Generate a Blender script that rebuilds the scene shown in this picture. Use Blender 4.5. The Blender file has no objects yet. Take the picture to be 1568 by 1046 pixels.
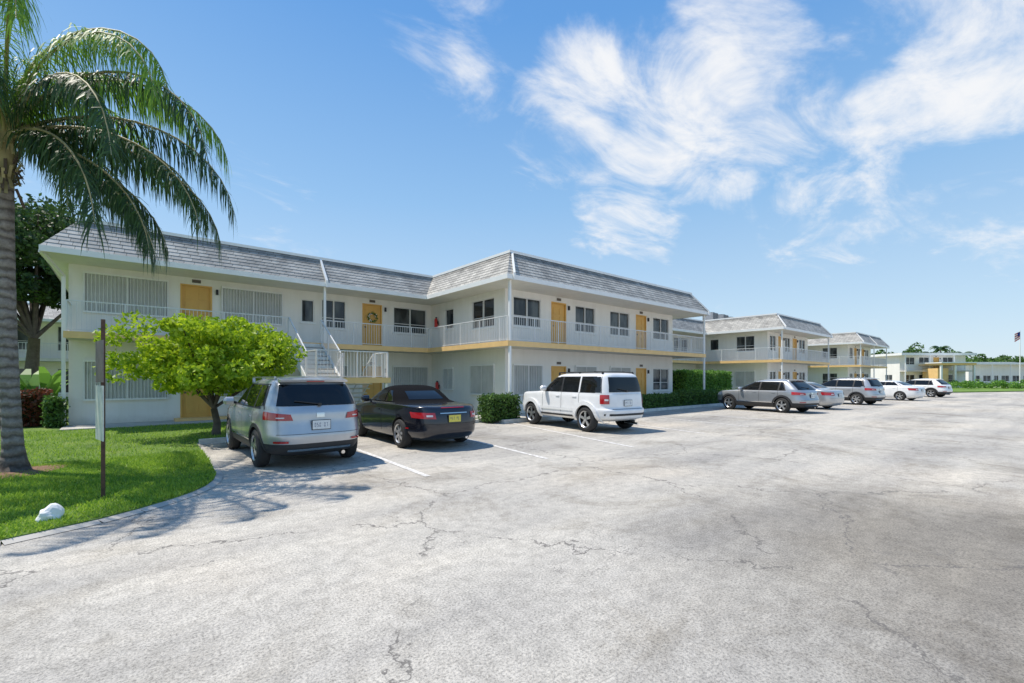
import bpy, bmesh, math, random, copy
import numpy as np
from mathutils import Vector, Matrix
random.seed(7); rng=np.random.default_rng(7)
sc=bpy.context.scene
sc.view_settings.view_transform='Standard'; sc.view_settings.look='None'; sc.view_settings.exposure=0
COL=sc.collection
H=1.64; CS,SN=0.764,0.645
# ---------------- materials ----------------
def newmat(name):
    m=bpy.data.materials.new(name); m.use_nodes=True
    nt=m.node_tree; b=nt.nodes['Principled BSDF']; return m,nt,b
def N(nt,t,**kw):
    n=nt.nodes.new(t)
    for k,v in kw.items(): setattr(n,k,v)
    return n
def noise(nt,scale,detail=4,rough=.6,vec=None,dist=0):
    n=N(nt,'ShaderNodeTexNoise'); n.inputs['Scale'].default_value=scale; n.inputs['Detail'].default_value=detail
    n.inputs['Roughness'].default_value=rough; n.inputs['Distortion'].default_value=dist
    if vec is not None: nt.links.new(vec,n.inputs['Vector'])
    return n.outputs['Fac']
def ramp(nt,fac,stops):
    r=N(nt,'ShaderNodeValToRGB'); e=r.color_ramp.elements
    while len(e)<len(stops): e.new(.5)
    for i,(p,c) in enumerate(stops):
        e[i].position=p; e[i].color=(*c,1) if len(c)==3 else c
    nt.links.new(fac,r.inputs[0]); return r.outputs[0]
def mixc(nt,fac,a,b,mode='MIX'):
    n=N(nt,'ShaderNodeMix'); n.data_type='RGBA'; n.blend_type=mode
    for s,v in ((n.inputs[0],fac),(n.inputs[6],a),(n.inputs[7],b)):
        if isinstance(v,(int,float)): s.default_value=v
        elif isinstance(v,tuple): s.default_value=(*v,1)
        else: nt.links.new(v,s)
    return n.outputs[2]
def math_(nt,op,a,b=None,c=None,clamp=False):
    n=N(nt,'ShaderNodeMath'); n.operation=op; n.use_clamp=clamp
    for i,v in enumerate((a,b,c)):
        if v is None: continue
        if isinstance(v,(int,float)): n.inputs[i].default_value=v
        else: nt.links.new(v,n.inputs[i])
    return n.outputs[0]
def objco(nt):
    return N(nt,'ShaderNodeTexCoord').outputs['Object']
def bump(nt,b,h,strength=.3,dist=.01):
    n=N(nt,'ShaderNodeBump'); n.inputs['Strength'].default_value=strength; n.inputs['Distance'].default_value=dist
    nt.links.new(h,n.inputs['Height']); nt.links.new(n.outputs[0],b.inputs['Normal'])
def simple(name,col,rough=.6,var=.12,scale=3,metal=0,coat=0,bmp=0,bscale=60,spec=None):
    m,nt,b=newmat(name); co=objco(nt)
    f=noise(nt,scale,4,.65,co)
    lo=tuple(c*(1-var) for c in col); hi=tuple(min(1,c*(1+var)) for c in col)
    c=ramp(nt,f,[(.3,lo),(.7,hi)]); nt.links.new(c,b.inputs['Base Color'])
    b.inputs['Roughness'].default_value=rough; b.inputs['Metallic'].default_value=metal
    b.inputs['Coat Weight'].default_value=coat; b.inputs['Coat Roughness'].default_value=.05
    if spec is not None: b.inputs['Specular IOR Level'].default_value=spec
    if bmp: bump(nt,b,noise(nt,bscale,3,.6,co),bmp,.01)
    return m
def leafmat(name,c1,c2,trans=.35,rough=.5):
    m,nt,b=newmat(name)
    g=N(nt,'ShaderNodeNewGeometry'); co=objco(nt)
    f=math_(nt,'ADD',math_(nt,'MULTIPLY',g.outputs['Random Per Island'],.6),math_(nt,'MULTIPLY',noise(nt,.9,1,.6,co),.5))
    c=ramp(nt,f,[(.2,c1),(.8,c2)])
    nt.links.new(c,b.inputs['Base Color']); b.inputs['Roughness'].default_value=rough
    t=N(nt,'ShaderNodeBsdfTranslucent'); nt.links.new(c,t.inputs['Color'])
    mx=N(nt,'ShaderNodeMixShader'); mx.inputs[0].default_value=trans
    nt.links.new(b.outputs[0],mx.inputs[1]); nt.links.new(t.outputs[0],mx.inputs[2])
    nt.links.new(mx.outputs[0],nt.nodes['Material Output'].inputs[0]); return m

M={}
def stucco():
    m,nt,b=newmat('stucco_wall'); co=objco(nt)
    c=ramp(nt,noise(nt,.7,4,.6,co),[(.3,(.83,.80,.74)),(.7,(.89,.86,.80))])
    mp=N(nt,'ShaderNodeMapping'); mp.inputs['Scale'].default_value=(3,3,.25); nt.links.new(co,mp.inputs[0])
    st=ramp(nt,noise(nt,.9,4,.7,mp.outputs[0]),[(.35,(.86,.85,.82)),(.6,(1,1,1))])
    c=mixc(nt,.35,c,st,'MULTIPLY')
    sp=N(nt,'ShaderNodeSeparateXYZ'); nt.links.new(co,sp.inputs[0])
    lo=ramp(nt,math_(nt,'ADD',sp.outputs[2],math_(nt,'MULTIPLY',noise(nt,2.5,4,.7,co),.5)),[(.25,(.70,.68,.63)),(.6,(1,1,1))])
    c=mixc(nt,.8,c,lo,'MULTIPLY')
    nt.links.new(c,b.inputs['Base Color']); b.inputs['Roughness'].default_value=.9
    bump(nt,b,noise(nt,40,3,.7,co),.3,.01); return m
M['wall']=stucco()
M['white']=simple('white_paint',(.84,.83,.79),.5,.05,2)
M['rail']=simple('railing_paint',(.72,.71,.68),.5,.06,2)
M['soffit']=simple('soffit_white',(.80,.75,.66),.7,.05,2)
M['orange']=simple('ochre_trim',(.84,.55,.23),.6,.08,2)
M['door']=simple('ochre_door',(.72,.41,.10),.5,.06,2)
M['frame']=simple('window_frame',(.74,.73,.70),.4,.03,5)
M['shutter']=simple('metal_shutter',(.56,.56,.53),.5,.10,1.5,metal=.1)
M['plate']=simple('number_plate',(.12,.10,.08),.5,.1,9)
M['red']=simple('red_enamel',(.6,.03,.02),.35,.05,5)
M['black']=simple('black_plastic',(.025,.025,.027),.55,.15,8)
M['concrete']=simple('concrete',(.50,.47,.42),.85,.15,1.2,bmp=.3)
M['kerb']=simple('kerb_white',(.68,.66,.60),.8,.18,3,bmp=.3)
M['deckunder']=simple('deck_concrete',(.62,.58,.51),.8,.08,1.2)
M['ac']=simple('ac_metal',(.25,.26,.27),.5,.2,3)
M['roofflat']=simple('flat_roof',(.6,.6,.58),.8,.1,1)
def glass(name,c=(.02,.024,.028),cur=(.10,.11,.11)):
    m,nt,b=newmat(name); co=objco(nt)
    mp=N(nt,'ShaderNodeMapping'); mp.inputs['Scale'].default_value=(1.6,1.6,.5); nt.links.new(co,mp.inputs[0])
    c=ramp(nt,noise(nt,1.0,2,.5,mp.outputs[0]),[(.45,c),(.62,cur)])
    nt.links.new(c,b.inputs['Base Color']); b.inputs['Roughness'].default_value=.06
    return m
M['glass']=glass('window_glass')
M['cglass']=simple('car_glass',(.008,.009,.010),.04,.1,1)
def shingle():
    m,nt,b=newmat('roof_shingle')
    uv=N(nt,'ShaderNodeTexCoord').outputs['UV']; co=objco(nt)
    br=N(nt,'ShaderNodeTexBrick'); br.inputs['Scale'].default_value=1
    br.inputs['Brick Width'].default_value=.30; br.inputs['Row Height'].default_value=.17
    br.inputs['Mortar Size'].default_value=.008; br.inputs['Color1'].default_value=(.55,.53,.49,1)
    br.inputs['Color2'].default_value=(.38,.365,.34,1); br.inputs['Mortar'].default_value=(.13,.13,.12,1)
    br.inputs['Bias'].default_value=-.1
    nt.links.new(uv,br.inputs['Vector'])
    st=ramp(nt,noise(nt,1.3,6,.7,co),[(.35,(.68,.68,.67)),(.65,(1.08,1.07,1.04))])
    c=mixc(nt,1.0,br.outputs[0],st,'MULTIPLY')
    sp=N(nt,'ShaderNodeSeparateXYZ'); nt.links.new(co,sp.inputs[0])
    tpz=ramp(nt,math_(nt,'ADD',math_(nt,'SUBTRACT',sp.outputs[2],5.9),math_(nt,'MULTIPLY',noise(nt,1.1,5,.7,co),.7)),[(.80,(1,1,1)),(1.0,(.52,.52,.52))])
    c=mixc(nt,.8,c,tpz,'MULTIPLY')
    nt.links.new(c,b.inputs['Base Color']); b.inputs['Roughness'].default_value=.85
    bump(nt,b,br.outputs['Fac'],-.4,.01); return m
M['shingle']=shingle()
def asphalt():
    m,nt,b=newmat('asphalt'); co=objco(nt)
    big=noise(nt,.16,3,.6,co)
    base=ramp(nt,big,[(.36,(.42,.40,.365)),(.50,(.54,.51,.455)),(.66,(.61,.555,.47))])
    mp=N(nt,'ShaderNodeMapping'); mp.inputs['Scale'].default_value=(.06,.55,1); nt.links.new(co,mp.inputs[0])
    tr=ramp(nt,noise(nt,1.5,4,.6,mp.outputs[0]),[(.35,(.80,.80,.81)),(.6,(1.05,1.04,1.02))])
    base=mixc(nt,1.0,base,tr,'MULTIPLY')
    sp=ramp(nt,noise(nt,56,3,.85,co),[(.36,(.50,.50,.50)),(.5,(1,1,1)),(.66,(1.25,1.24,1.21))])
    base=mixc(nt,.85,base,sp,'MULTIPLY')
    sp2=ramp(nt,noise(nt,7,5,.8,co),[(.34,(.74,.74,.74)),(.6,(1.06,1.06,1.06))])
    base=mixc(nt,.9,base,sp2,'MULTIPLY')
    stn=ramp(nt,noise(nt,.45,6,.75,co,.6),[(.51,(1,1,1)),(.65,(.67,.65,.62))])
    base=mixc(nt,.85,base,stn,'MULTIPLY')
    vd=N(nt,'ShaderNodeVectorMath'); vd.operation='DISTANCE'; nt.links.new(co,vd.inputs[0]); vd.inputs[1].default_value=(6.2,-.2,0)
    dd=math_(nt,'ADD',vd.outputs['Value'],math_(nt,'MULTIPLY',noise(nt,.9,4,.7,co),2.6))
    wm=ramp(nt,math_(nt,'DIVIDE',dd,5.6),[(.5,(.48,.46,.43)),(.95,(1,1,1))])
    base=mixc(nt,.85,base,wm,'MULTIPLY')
    dn=N(nt,'ShaderNodeTexNoise'); dn.inputs['Scale'].default_value=1.8; dn.inputs['Detail'].default_value=5; dn.inputs['Roughness'].default_value=.7; nt.links.new(co,dn.inputs['Vector'])
    vm=N(nt,'ShaderNodeVectorMath'); vm.operation='MULTIPLY_ADD'; nt.links.new(dn.outputs['Color'],vm.inputs[0]); vm.inputs[1].default_value=(.9,.9,0); nt.links.new(co,vm.inputs[2])
    def cracks(scale,w,lo,sc,op):
        vo=N(nt,'ShaderNodeTexVoronoi'); vo.feature='DISTANCE_TO_EDGE'; vo.voronoi_dimensions='2D'; vo.inputs['Scale'].default_value=scale; nt.links.new(vm.outputs[0],vo.inputs['Vector'])
        cr=N(nt,'ShaderNodeMapRange'); nt.links.new(vo.outputs['Distance'],cr.inputs[0]); cr.inputs[1].default_value=w*1.4; cr.inputs[2].default_value=w*.5
        mk=N(nt,'ShaderNodeMapRange'); nt.links.new(noise(nt,sc,2,.7,co),mk.inputs[0]); mk.inputs[1].default_value=lo; mk.inputs[2].default_value=lo+.04
        return math_(nt,'MULTIPLY',math_(nt,'MULTIPLY',cr.outputs[0],mk.outputs[0]),op)
    base=mixc(nt,cracks(.30,.0040,.43,.5,.82),base,(.14,.13,.12))
    base=mixc(nt,cracks(1.0,.0068,.545,.6,.62),base,(.16,.15,.14))
    nt.links.new(base,b.inputs['Base Color']); b.inputs['Roughness'].default_value=.9; b.inputs['Specular IOR Level'].default_value=.2
    bump(nt,b,noise(nt,60,2,.8,co),.5,.012)
    return m
M['asphalt']=asphalt()
def grassmat(name,a,b_,c_):
    m,nt,b=newmat(name); co=objco(nt)
    c=ramp(nt,noise(nt,1.2,6,.75,co),[(.3,a),(.55,b_),(.75,c_)])
    nt.links.new(c,b.inputs['Base Color']); b.inputs['Roughness'].default_value=.9
    bump(nt,b,noise(nt,40,3,.8,co),1,.04); return m
M['grass']=grassmat('grass_ground',(.08,.15,.02),(.16,.27,.035),(.28,.32,.08))
M['dirt']=grassmat('ground_cover',(.20,.22,.12),(.27,.27,.18),(.34,.32,.24))
M['blade']=leafmat('grass_blade',(.13,.29,.02),(.42,.58,.07),.45)
M['line']=simple('road_paint',(.80,.78,.73),.8,.25,14)
_r=[n for n in M['line'].node_tree.nodes if n.type=='VALTORGB'][0].color_ramp.elements
_r[0].position=.40; _r[0].color=(.48,.45,.41,1); _r[1].position=.58; _r[1].color=(.80,.78,.74,1)
M['mulch']=simple('mulch',(.22,.12,.08),.95,.4,12,bmp=.8)
M['rock']=simple('painted_rock',(.82,.81,.78),.8,.06,4,bmp=.5,bscale=15)
M['rust']=simple('rusty_steel',(.10,.055,.035),.8,.4,9)
M['signw']=simple('sign_face',(.16,.13,.11),.5,.3,5)
M['signg']=simple('sign_green',(.55,.60,.52),.5,.2,5)
M['bark']=simple('bark',(.13,.10,.075),.9,.3,6,bmp=.8,bscale=12)
def palmbark():
    m,nt,b=newmat('palm_bark'); co=objco(nt)
    w=N(nt,'ShaderNodeTexWave'); w.bands_direction='Z'; w.inputs['Scale'].default_value=1.9; w.inputs['Distortion'].default_value=3.5; w.inputs['Detail'].default_value=5; w.inputs['Detail Scale'].default_value=3
    nt.links.new(co,w.inputs['Vector'])
    c=ramp(nt,w.outputs['Fac'],[(0,(.14,.12,.10)),(.3,(.26,.23,.20)),(1,(.32,.29,.26))])
    c=mixc(nt,.9,c,ramp(nt,noise(nt,11,6,.85,co),[(.3,(.45,.43,.41)),(.65,(1.15,1.15,1.15))]),'MULTIPLY')
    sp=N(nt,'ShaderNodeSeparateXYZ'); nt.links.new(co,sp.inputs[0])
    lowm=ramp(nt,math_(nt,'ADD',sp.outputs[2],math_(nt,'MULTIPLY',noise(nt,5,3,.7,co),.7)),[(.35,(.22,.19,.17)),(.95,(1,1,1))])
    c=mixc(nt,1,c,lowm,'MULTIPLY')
    nt.links.new(c,b.inputs['Base Color']); b.inputs['Roughness'].default_value=.9
    bump(nt,b,w.outputs['Fac'],.6,.03); return m
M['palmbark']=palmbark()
M['frond']=leafmat('palm_leaf',(.015,.045,.015),(.07,.14,.03),.3)
M['frondy']=leafmat('palm_leaf_bright',(.09,.22,.02),(.26,.44,.04),.45)
M['rachis']=simple('palm_rachis',(.40,.35,.17),.6,.2,3)
M['leafy']=leafmat('tree_leaf_yellowgreen',(.15,.30,.012),(.52,.66,.03),.45)
M['leafd']=leafmat('tree_leaf_dark',(.015,.04,.012),(.07,.14,.025),.3)
M['leafh']=leafmat('hedge_leaf',(.03,.08,.015),(.13,.25,.04),.3)
M['leafl']=leafmat('plant_leaf_light',(.08,.20,.03),(.24,.44,.07),.4)
M['leafr']=leafmat('croton_leaf',(.03,.05,.015),(.22,.05,.025),.3)
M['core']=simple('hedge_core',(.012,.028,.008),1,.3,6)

class MB:
    def __init__(s): s.v=[]; s.f=[]; s.m=[]; s.ml=[]; s.uv={}
    def mi(s,k):
        if k not in s.ml: s.ml.append(k)
        return s.ml.index(k)
    def face(s,pts,k,uv=None):
        i=len(s.v); s.v+= [tuple(p) for p in pts]; s.f.append(tuple(range(i,i+len(pts)))); s.m.append(s.mi(k))
        if uv: s.uv[len(s.f)-1]=uv
    def box(s,x0,x1,y0,y1,z0,z1,k):
        i=len(s.v)
        s.v+=[(x0,y0,z0),(x1,y0,z0),(x1,y1,z0),(x0,y1,z0),(x0,y0,z1),(x1,y0,z1),(x1,y1,z1),(x0,y1,z1)]
        for f in ((0,3,2,1),(4,5,6,7),(0,1,5,4),(1,2,6,5),(2,3,7,6),(3,0,4,7)):
            s.f.append(tuple(i+j for j in f)); s.m.append(s.mi(k))
    def beam(s,p,q,w,h,k):
        p=Vector(p);q=Vector(q); d=(q-p).normalized()
        up=Vector((0,0,1)) if abs(d.z)<.95 else Vector((0,1,0))
        a=d.cross(up).normalized()*w/2; b=a.cross(d).normalized()*h/2
        i=len(s.v)
        for c in (p,q):
            s.v+=[tuple(c-a-b),tuple(c+a-b),tuple(c+a+b),tuple(c-a+b)]
        for f in ((0,3,2,1),(4,5,6,7),(0,1,5,4),(1,2,6,5),(2,3,7,6),(3,0,4,7)):
            s.f.append(tuple(i+j for j in f)); s.m.append(s.mi(k))
    def tube(s,pts,rs,k,n=10):
        pts=[Vector(p) for p in pts]; base=len(s.v)
        for i,p in enumerate(pts):
            d=(pts[min(i+1,len(pts)-1)]-pts[max(i-1,0)]).normalized()
            up=Vector((0,1,0)) if abs(d.z)>.8 else Vector((0,0,1))
            a=d.cross(up).normalized(); b=a.cross(d)
            for j in range(n):
                t=2*math.pi*j/n; s.v.append(tuple(p+(a*math.cos(t)+b*math.sin(t))*rs[i]))
        for i in range(len(pts)-1):
            for j in range(n):
                a0=base+i*n+j;a1=base+i*n+(j+1)%n
                s.f.append((a0,a1,a1+n,a0+n)); s.m.append(s.mi(k))
        s.f.append(tuple(base+j for j in range(n))); s.m.append(s.mi(k))
        s.f.append(tuple(base+(len(pts)-1)*n+j for j in range(n))[::-1]); s.m.append(s.mi(k))
    def obj(s,name,parent=None,smooth=False,mats=None):
        me=bpy.data.meshes.new(name); me.from_pydata(s.v,[],s.f); 
        for k in s.ml: me.materials.append(M[k])
        me.polygons.foreach_set('material_index',s.m)
        if s.uv:
            l=me.uv_layers.new(name='UVMap')
            for fi,uv in s.uv.items():
                p=me.polygons[fi]
                for j,li in enumerate(p.loop_indices): l.data[li].uv=uv[j]
        if smooth: me.polygons.foreach_set('use_smooth',[True]*len(s.f))
        me.update(); o=bpy.data.objects.new(name,me); COL.objects.link(o)
        if parent: o.parent=parent
        return o
def empty(name,loc=(0,0,0),rz=0):
    e=bpy.data.objects.new(name,None); e.location=loc; e.rotation_euler=(0,0,rz); COL.objects.link(e); e.empty_display_size=.3; return e

# ---------------- ground ----------------
g=MB(); g.face([(-600,-600,-.06),(900,-600,-.06),(900,900,-.06),(-600,900,-.06)],'dirt'); g.obj('ground')
def slab(name,poly,z,mk,depth=.12,side=None,parent=None):
    b=MB(); b.face([(x,y,z) for x,y in poly],mk)
    for i in range(len(poly)):
        p,q=poly[i],poly[(i+1)%len(poly)]
        b.face([(p[0],p[1],z-depth),(q[0],q[1],z-depth),(q[0],q[1],z),(p[0],p[1],z)],side or mk)
    o=b.obj(name,parent)
    bm=bmesh.new(); bm.from_mesh(o.data); bmesh.ops.triangulate(bm,faces=[f for f in bm.faces if len(f.verts)>4]); bm.to_mesh(o.data); bm.free()
    return o
slab('parking_lot',[(-80,-60),(140,-60),(110,-12),(86,1),(72,6.5),(66,9.5),(64,14),(-80,14)],0,'asphalt')
edge=[(-60,6.2),(-8,6.45),(-2.5,6.55),(-.96,6.70),(-.26,6.98),(.1,7.22),(.42,7.5),(.68,7.78),(.88,8.1),(1.03,8.5),(1.13,9.0),(1.2,10.4),(1.3,13.72)]
lawn=edge+[(10.35,13.72),(10.35,60),(-60,60)]
slab('lawn',lawn,.045,'grass',.1)
b=MB()
for i in range(len(edge)-1):
    p=Vector((*edge[i],0)); q=Vector((*edge[i+1],0)); d=(q-p).normalized(); n=Vector((d.y,-d.x,0))
    b.face([p+n*.10+Vector((0,0,.006)),q+n*.10+Vector((0,0,.006)),q+Vector((0,0,.035)),p+Vector((0,0,.035))],'concrete')
b.obj('lawn_edging')
b=MB(); b.box(1.35,10.3,13.55,13.71,-.02,.12,'kerb'); b.box(10.36,79,12.7,12.86,-.02,.13,'kerb'); b.obj('kerb')
slab('pavement',[(10.36,12.861),(29,12.861),(29,15.2),(10.36,15.2)],.11,'concrete')
slab('lawn',[(29.01,12.861),(37.5,12.861),(37.5,40),(29.01,40)],.12,'grass')
slab('pavement',[(37.51,12.861),(51.5,12.861),(51.5,15.2),(37.51,15.2)],.11,'concrete')
slab('lawn',[(51.51,12.861),(61.5,12.861),(61.5,40),(51.51,40)],.12,'grass')
slab('pavement',[(61.51,12.861),(79,12.861),(79,15.2),(61.51,15.2)],.11,'concrete')
slab('lawn',[(64.5,12.6),(66.3,9.7),(72,6.7),(86,1.2),(110,-11.8),(140,-28),(146,-18),(116,1),(93,14),(79.1,14),(79.1,12.6)],.10,'grass')
slab('walkway',[(-1.6,19.4),(12.2,19.4),(12.2,21.1),(-1.6,21.1)],.07,'concrete',.1)
def line(p,q,w=.10,b=None):
    p=Vector((*p,.006));q=Vector((*q,.006)); d=(q-p).normalized(); n=Vector((-d.y,d.x,0))*w/2
    b.face([p-n,p+n,q+n,q-n],'line')
b=MB()
line((4.18,13.0),(3.82,6.7),b=b); line((7.3,12.7),(6.5,6.6),b=b); line((10.65,12.6),(9.15,6.4),b=b)
x=13.6
while x<60:
    line((x+.7,12.4),(x-.6,6.6),b=b); x+=3.0
b.obj('parking_line_markings')
# ---------------- buildings ----------------
def wall(b,mk,axis,c,a0,a1,z0,z1,ops,depth=.10,flip=1):
    P=(lambda a,d,z:(a,c+flip*d,z)) if axis=='t' else (lambda a,d,z:(c+flip*d,a,z))
    A=sorted({a0,a1,*[o[0] for o in ops],*[o[1] for o in ops]}); Z=sorted({z0,z1,*[o[2] for o in ops],*[o[3] for o in ops]})
    for i in range(len(A)-1):
        for j in range(len(Z)-1):
            am=(A[i]+A[i+1])/2; zm=(Z[j]+Z[j+1])/2
            if any(o[0]<am<o[1] and o[2]<zm<o[3] for o in ops): continue
            b.face([P(A[i],0,Z[j]),P(A[i+1],0,Z[j]),P(A[i+1],0,Z[j+1]),P(A[i],0,Z[j+1])],mk)
    for o in ops:
        x0,x1,y0,y1=o[:4]
        for q in (((x0,y0),(x0,y1)),((x1,y0),(x1,y1)),((x0,y0),(x1,y0)),((x0,y1),(x1,y1))):
            b.face([P(q[0][0],0,q[0][1]),P(q[1][0],0,q[1][1]),P(q[1][0],depth,q[1][1]),P(q[0][0],depth,q[0][1])],mk)
    return P
def PB(b,P,a0,a1,d0,d1,z0,z1,k):
    p=P(a0,d0,z0);q=P(a1,d1,z1)
    b.box(min(p[0],q[0]),max(p[0],q[0]),min(p[1],q[1]),max(p[1],q[1]),z0,z1,k)
def window(b,P,a0,a1,z0,z1,div=2):
    PB(b,P,a0,a1,.085,.10,z0,z1,'glass')
    f=.045
    PB(b,P,a0,a0+f,.02,.083,z0,z1,'frame');PB(b,P,a1-f,a1,.02,.083,z0,z1,'frame')
    PB(b,P,a0+f,a1-f,.02,.083,z0,z0+f,'frame');PB(b,P,a0+f,a1-f,.02,.083,z1-f,z1,'frame')
    for i in range(1,div):
        a=a0+(a1-a0)*i/div; PB(b,P,a-.03,a+.03,.03,.083,z0+f,z1-f,'frame')
    if (z1-z0)>1: 
        zz=z0+(z1-z0)*.36
        PB(b,P,a0+f,a1-f,.045,.083,zz-.015,zz+.015,'frame')
    PB(b,P,a0-.05,a1+.05,-.05,.018,z0-.07,z0-.002,'white')
def shutter(b,P,a0,a1,z0,z1):
    n=int((a1-a0)/.10); w=(a1-a0)/n
    for i in range(n):
        x=a0+i*w
        pr=[(0,.0),(.3,.0),(.5,-.05),(.8,-.05),(1,.0)]
        for k in range(4):
            p,q=pr[k],pr[k+1]
            b.face([P(x+p[0]*w,-.02+p[1],z0),P(x+q[0]*w,-.02+q[1],z0),P(x+q[0]*w,-.02+q[1],z1),P(x+p[0]*w,-.02+p[1],z1)],'shutter')
    PB(b,P,a0-.04,a1+.04,-.09,-.004,z0-.05,z0+.01,'white');PB(b,P,a0-.04,a1+.04,-.09,-.004,z1-.01,z1+.06,'white')
    PB(b,P,a0-.05,a0-.002,-.08,-.004,z0+.01,z1-.01,'frame');PB(b,P,a1+.002,a1+.05,-.08,-.004,z0+.01,z1-.01,'frame')
    PB(b,P,(a0+a1)/2-.02,(a0+a1)/2+.02,-.085,-.07,z0+.01,z1-.01,'frame')
def door(b,P,a0,a1,z0,z1):
    PB(b,P,a0,a1,.05,.10,z0,z1,'door'); f=.06
    PB(b,P,a0,a0+f,-.015,.048,z0,z1,'door');PB(b,P,a1-f,a1,-.015,.048,z0,z1,'door');PB(b,P,a0+f,a1-f,-.015,.048,z1-f,z1,'door')
    w=(a1-a0-2*f)
    for i in (0,1):
        x0=a0+f+.1+i*(w/2-.02); x1=x0+w/2-.18
        for za,zb in ((.2,.85),(1.0,1.45),(1.55,1.85)):
            PB(b,P,x0,x1,.03,.049,z0+za,z0+zb,'door')
    p=P(a0+f+.09,.03,z0+1.0); b.box(p[0]-.025,p[0]+.025,p[1]-.025,p[1]+.025,z0+.96,z0+1.02,'plate')
    PB(b,P,(a0+a1)/2-.14,(a0+a1)/2+.14,-.02,-.003,z1+.08,z1+.2,'plate')
    PB(b,P,a1+.12,a1+.2,-.08,-.003,z1-.3,z1-.1,'black')
def railing(b,p,q,h=.98,base=.08,step=.115,k='rail'):
    p=Vector(p);q=Vector(q); L=(Vector((q.x,q.y,0))-Vector((p.x,p.y,0))).length; n=max(1,int(L/step))
    up=Vector((0,0,1))
    b.beam(p+up*h,q+up*h,.045,.035,k); b.beam(p+up*base,q+up*base,.025,.025,k)
    for i in range(n+1):
        c=p.lerp(q,i/n); w=.0065; post=(i%12==0 or i==n)
        if post: w=.018
        b.box(c.x-w,c.x+w,c.y-w,c.y+w,c.z+(0 if post else base+.01),c.z+h-.018,k)
def roof(b,poly,z0,z1,ins):
    n=len(poly)
    def inset(d):
        out=[]
        for i in range(n):
            p0=Vector(poly[i-1]);p=Vector(poly[i]);p1=Vector(poly[(i+1)%n])
            e0=(p-p0).normalized();e1=(p1-p).normalized()
            n0=Vector((-e0.y,e0.x));n1=Vector((-e1.y,e1.x)); out.append(p+(n0+n1)*d)
        return out
    R=8
    for r in range(R):
        f0=r/R;f1=(r+1)/R
        lo=inset(ins*f0-.016); hi=inset(ins*f1); za=z0+(z1-z0)*f0; zb=z0+(z1-z0)*f1; lo0=inset(ins*f0)
        for i in range(n):
            j=(i+1)%n; L=(lo[j]-lo[i]).length
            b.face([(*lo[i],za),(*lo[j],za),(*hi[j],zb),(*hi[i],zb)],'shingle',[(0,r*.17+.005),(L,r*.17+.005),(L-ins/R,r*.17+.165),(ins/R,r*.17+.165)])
            b.face([(*lo0[i],za+.002),(*lo0[j],za+.002),(*lo[j],za),(*lo[i],za)],'shingle',[(0,0)]*4)
    top=inset(ins)
    tp=inset(ins-.05); ti=inset(ins+.12)
    for i in range(n):
        j=(i+1)%n
        b.face([(*tp[i],z1-.02),(*tp[j],z1-.02),(*tp[j],z1+.09),(*tp[i],z1+.09)],'white')
        b.face([(*tp[i],z1+.09),(*tp[j],z1+.09),(*ti[j],z1+.09),(*ti[i],z1+.09)],'white')
        b.face([(*ti[i],z1+.09),(*ti[j],z1+.09),(*ti[j],z1-.1),(*ti[i],z1-.1)],'white')
    b.face([(*p,z1-.05) for p in top],'roofflat')
    fo=inset(-.02)
    for i in range(n):
        j=(i+1)%n
        b.face([(*fo[i],z0-.17),(*fo[j],z0-.17),(*fo[j],z0+.01),(*fo[i],z0+.01)],'white')
    b.face([(*p,z0-.16) for p in inset(0)],'soffit')
def downspout(b,x,y,slope,zb,ze,zt,ins):
    xt=x+slope; b.beam((xt,y+ins-.02,zt+.05),(x,y-.10,ze+.05),.08,.08,'white')
    b.box(x-.045,x+.045,y-.14,y-.05,zb,ze+.05,'white')
Z1=3.08; ZE=5.60; ZR=6.72; ZT=.1
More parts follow.
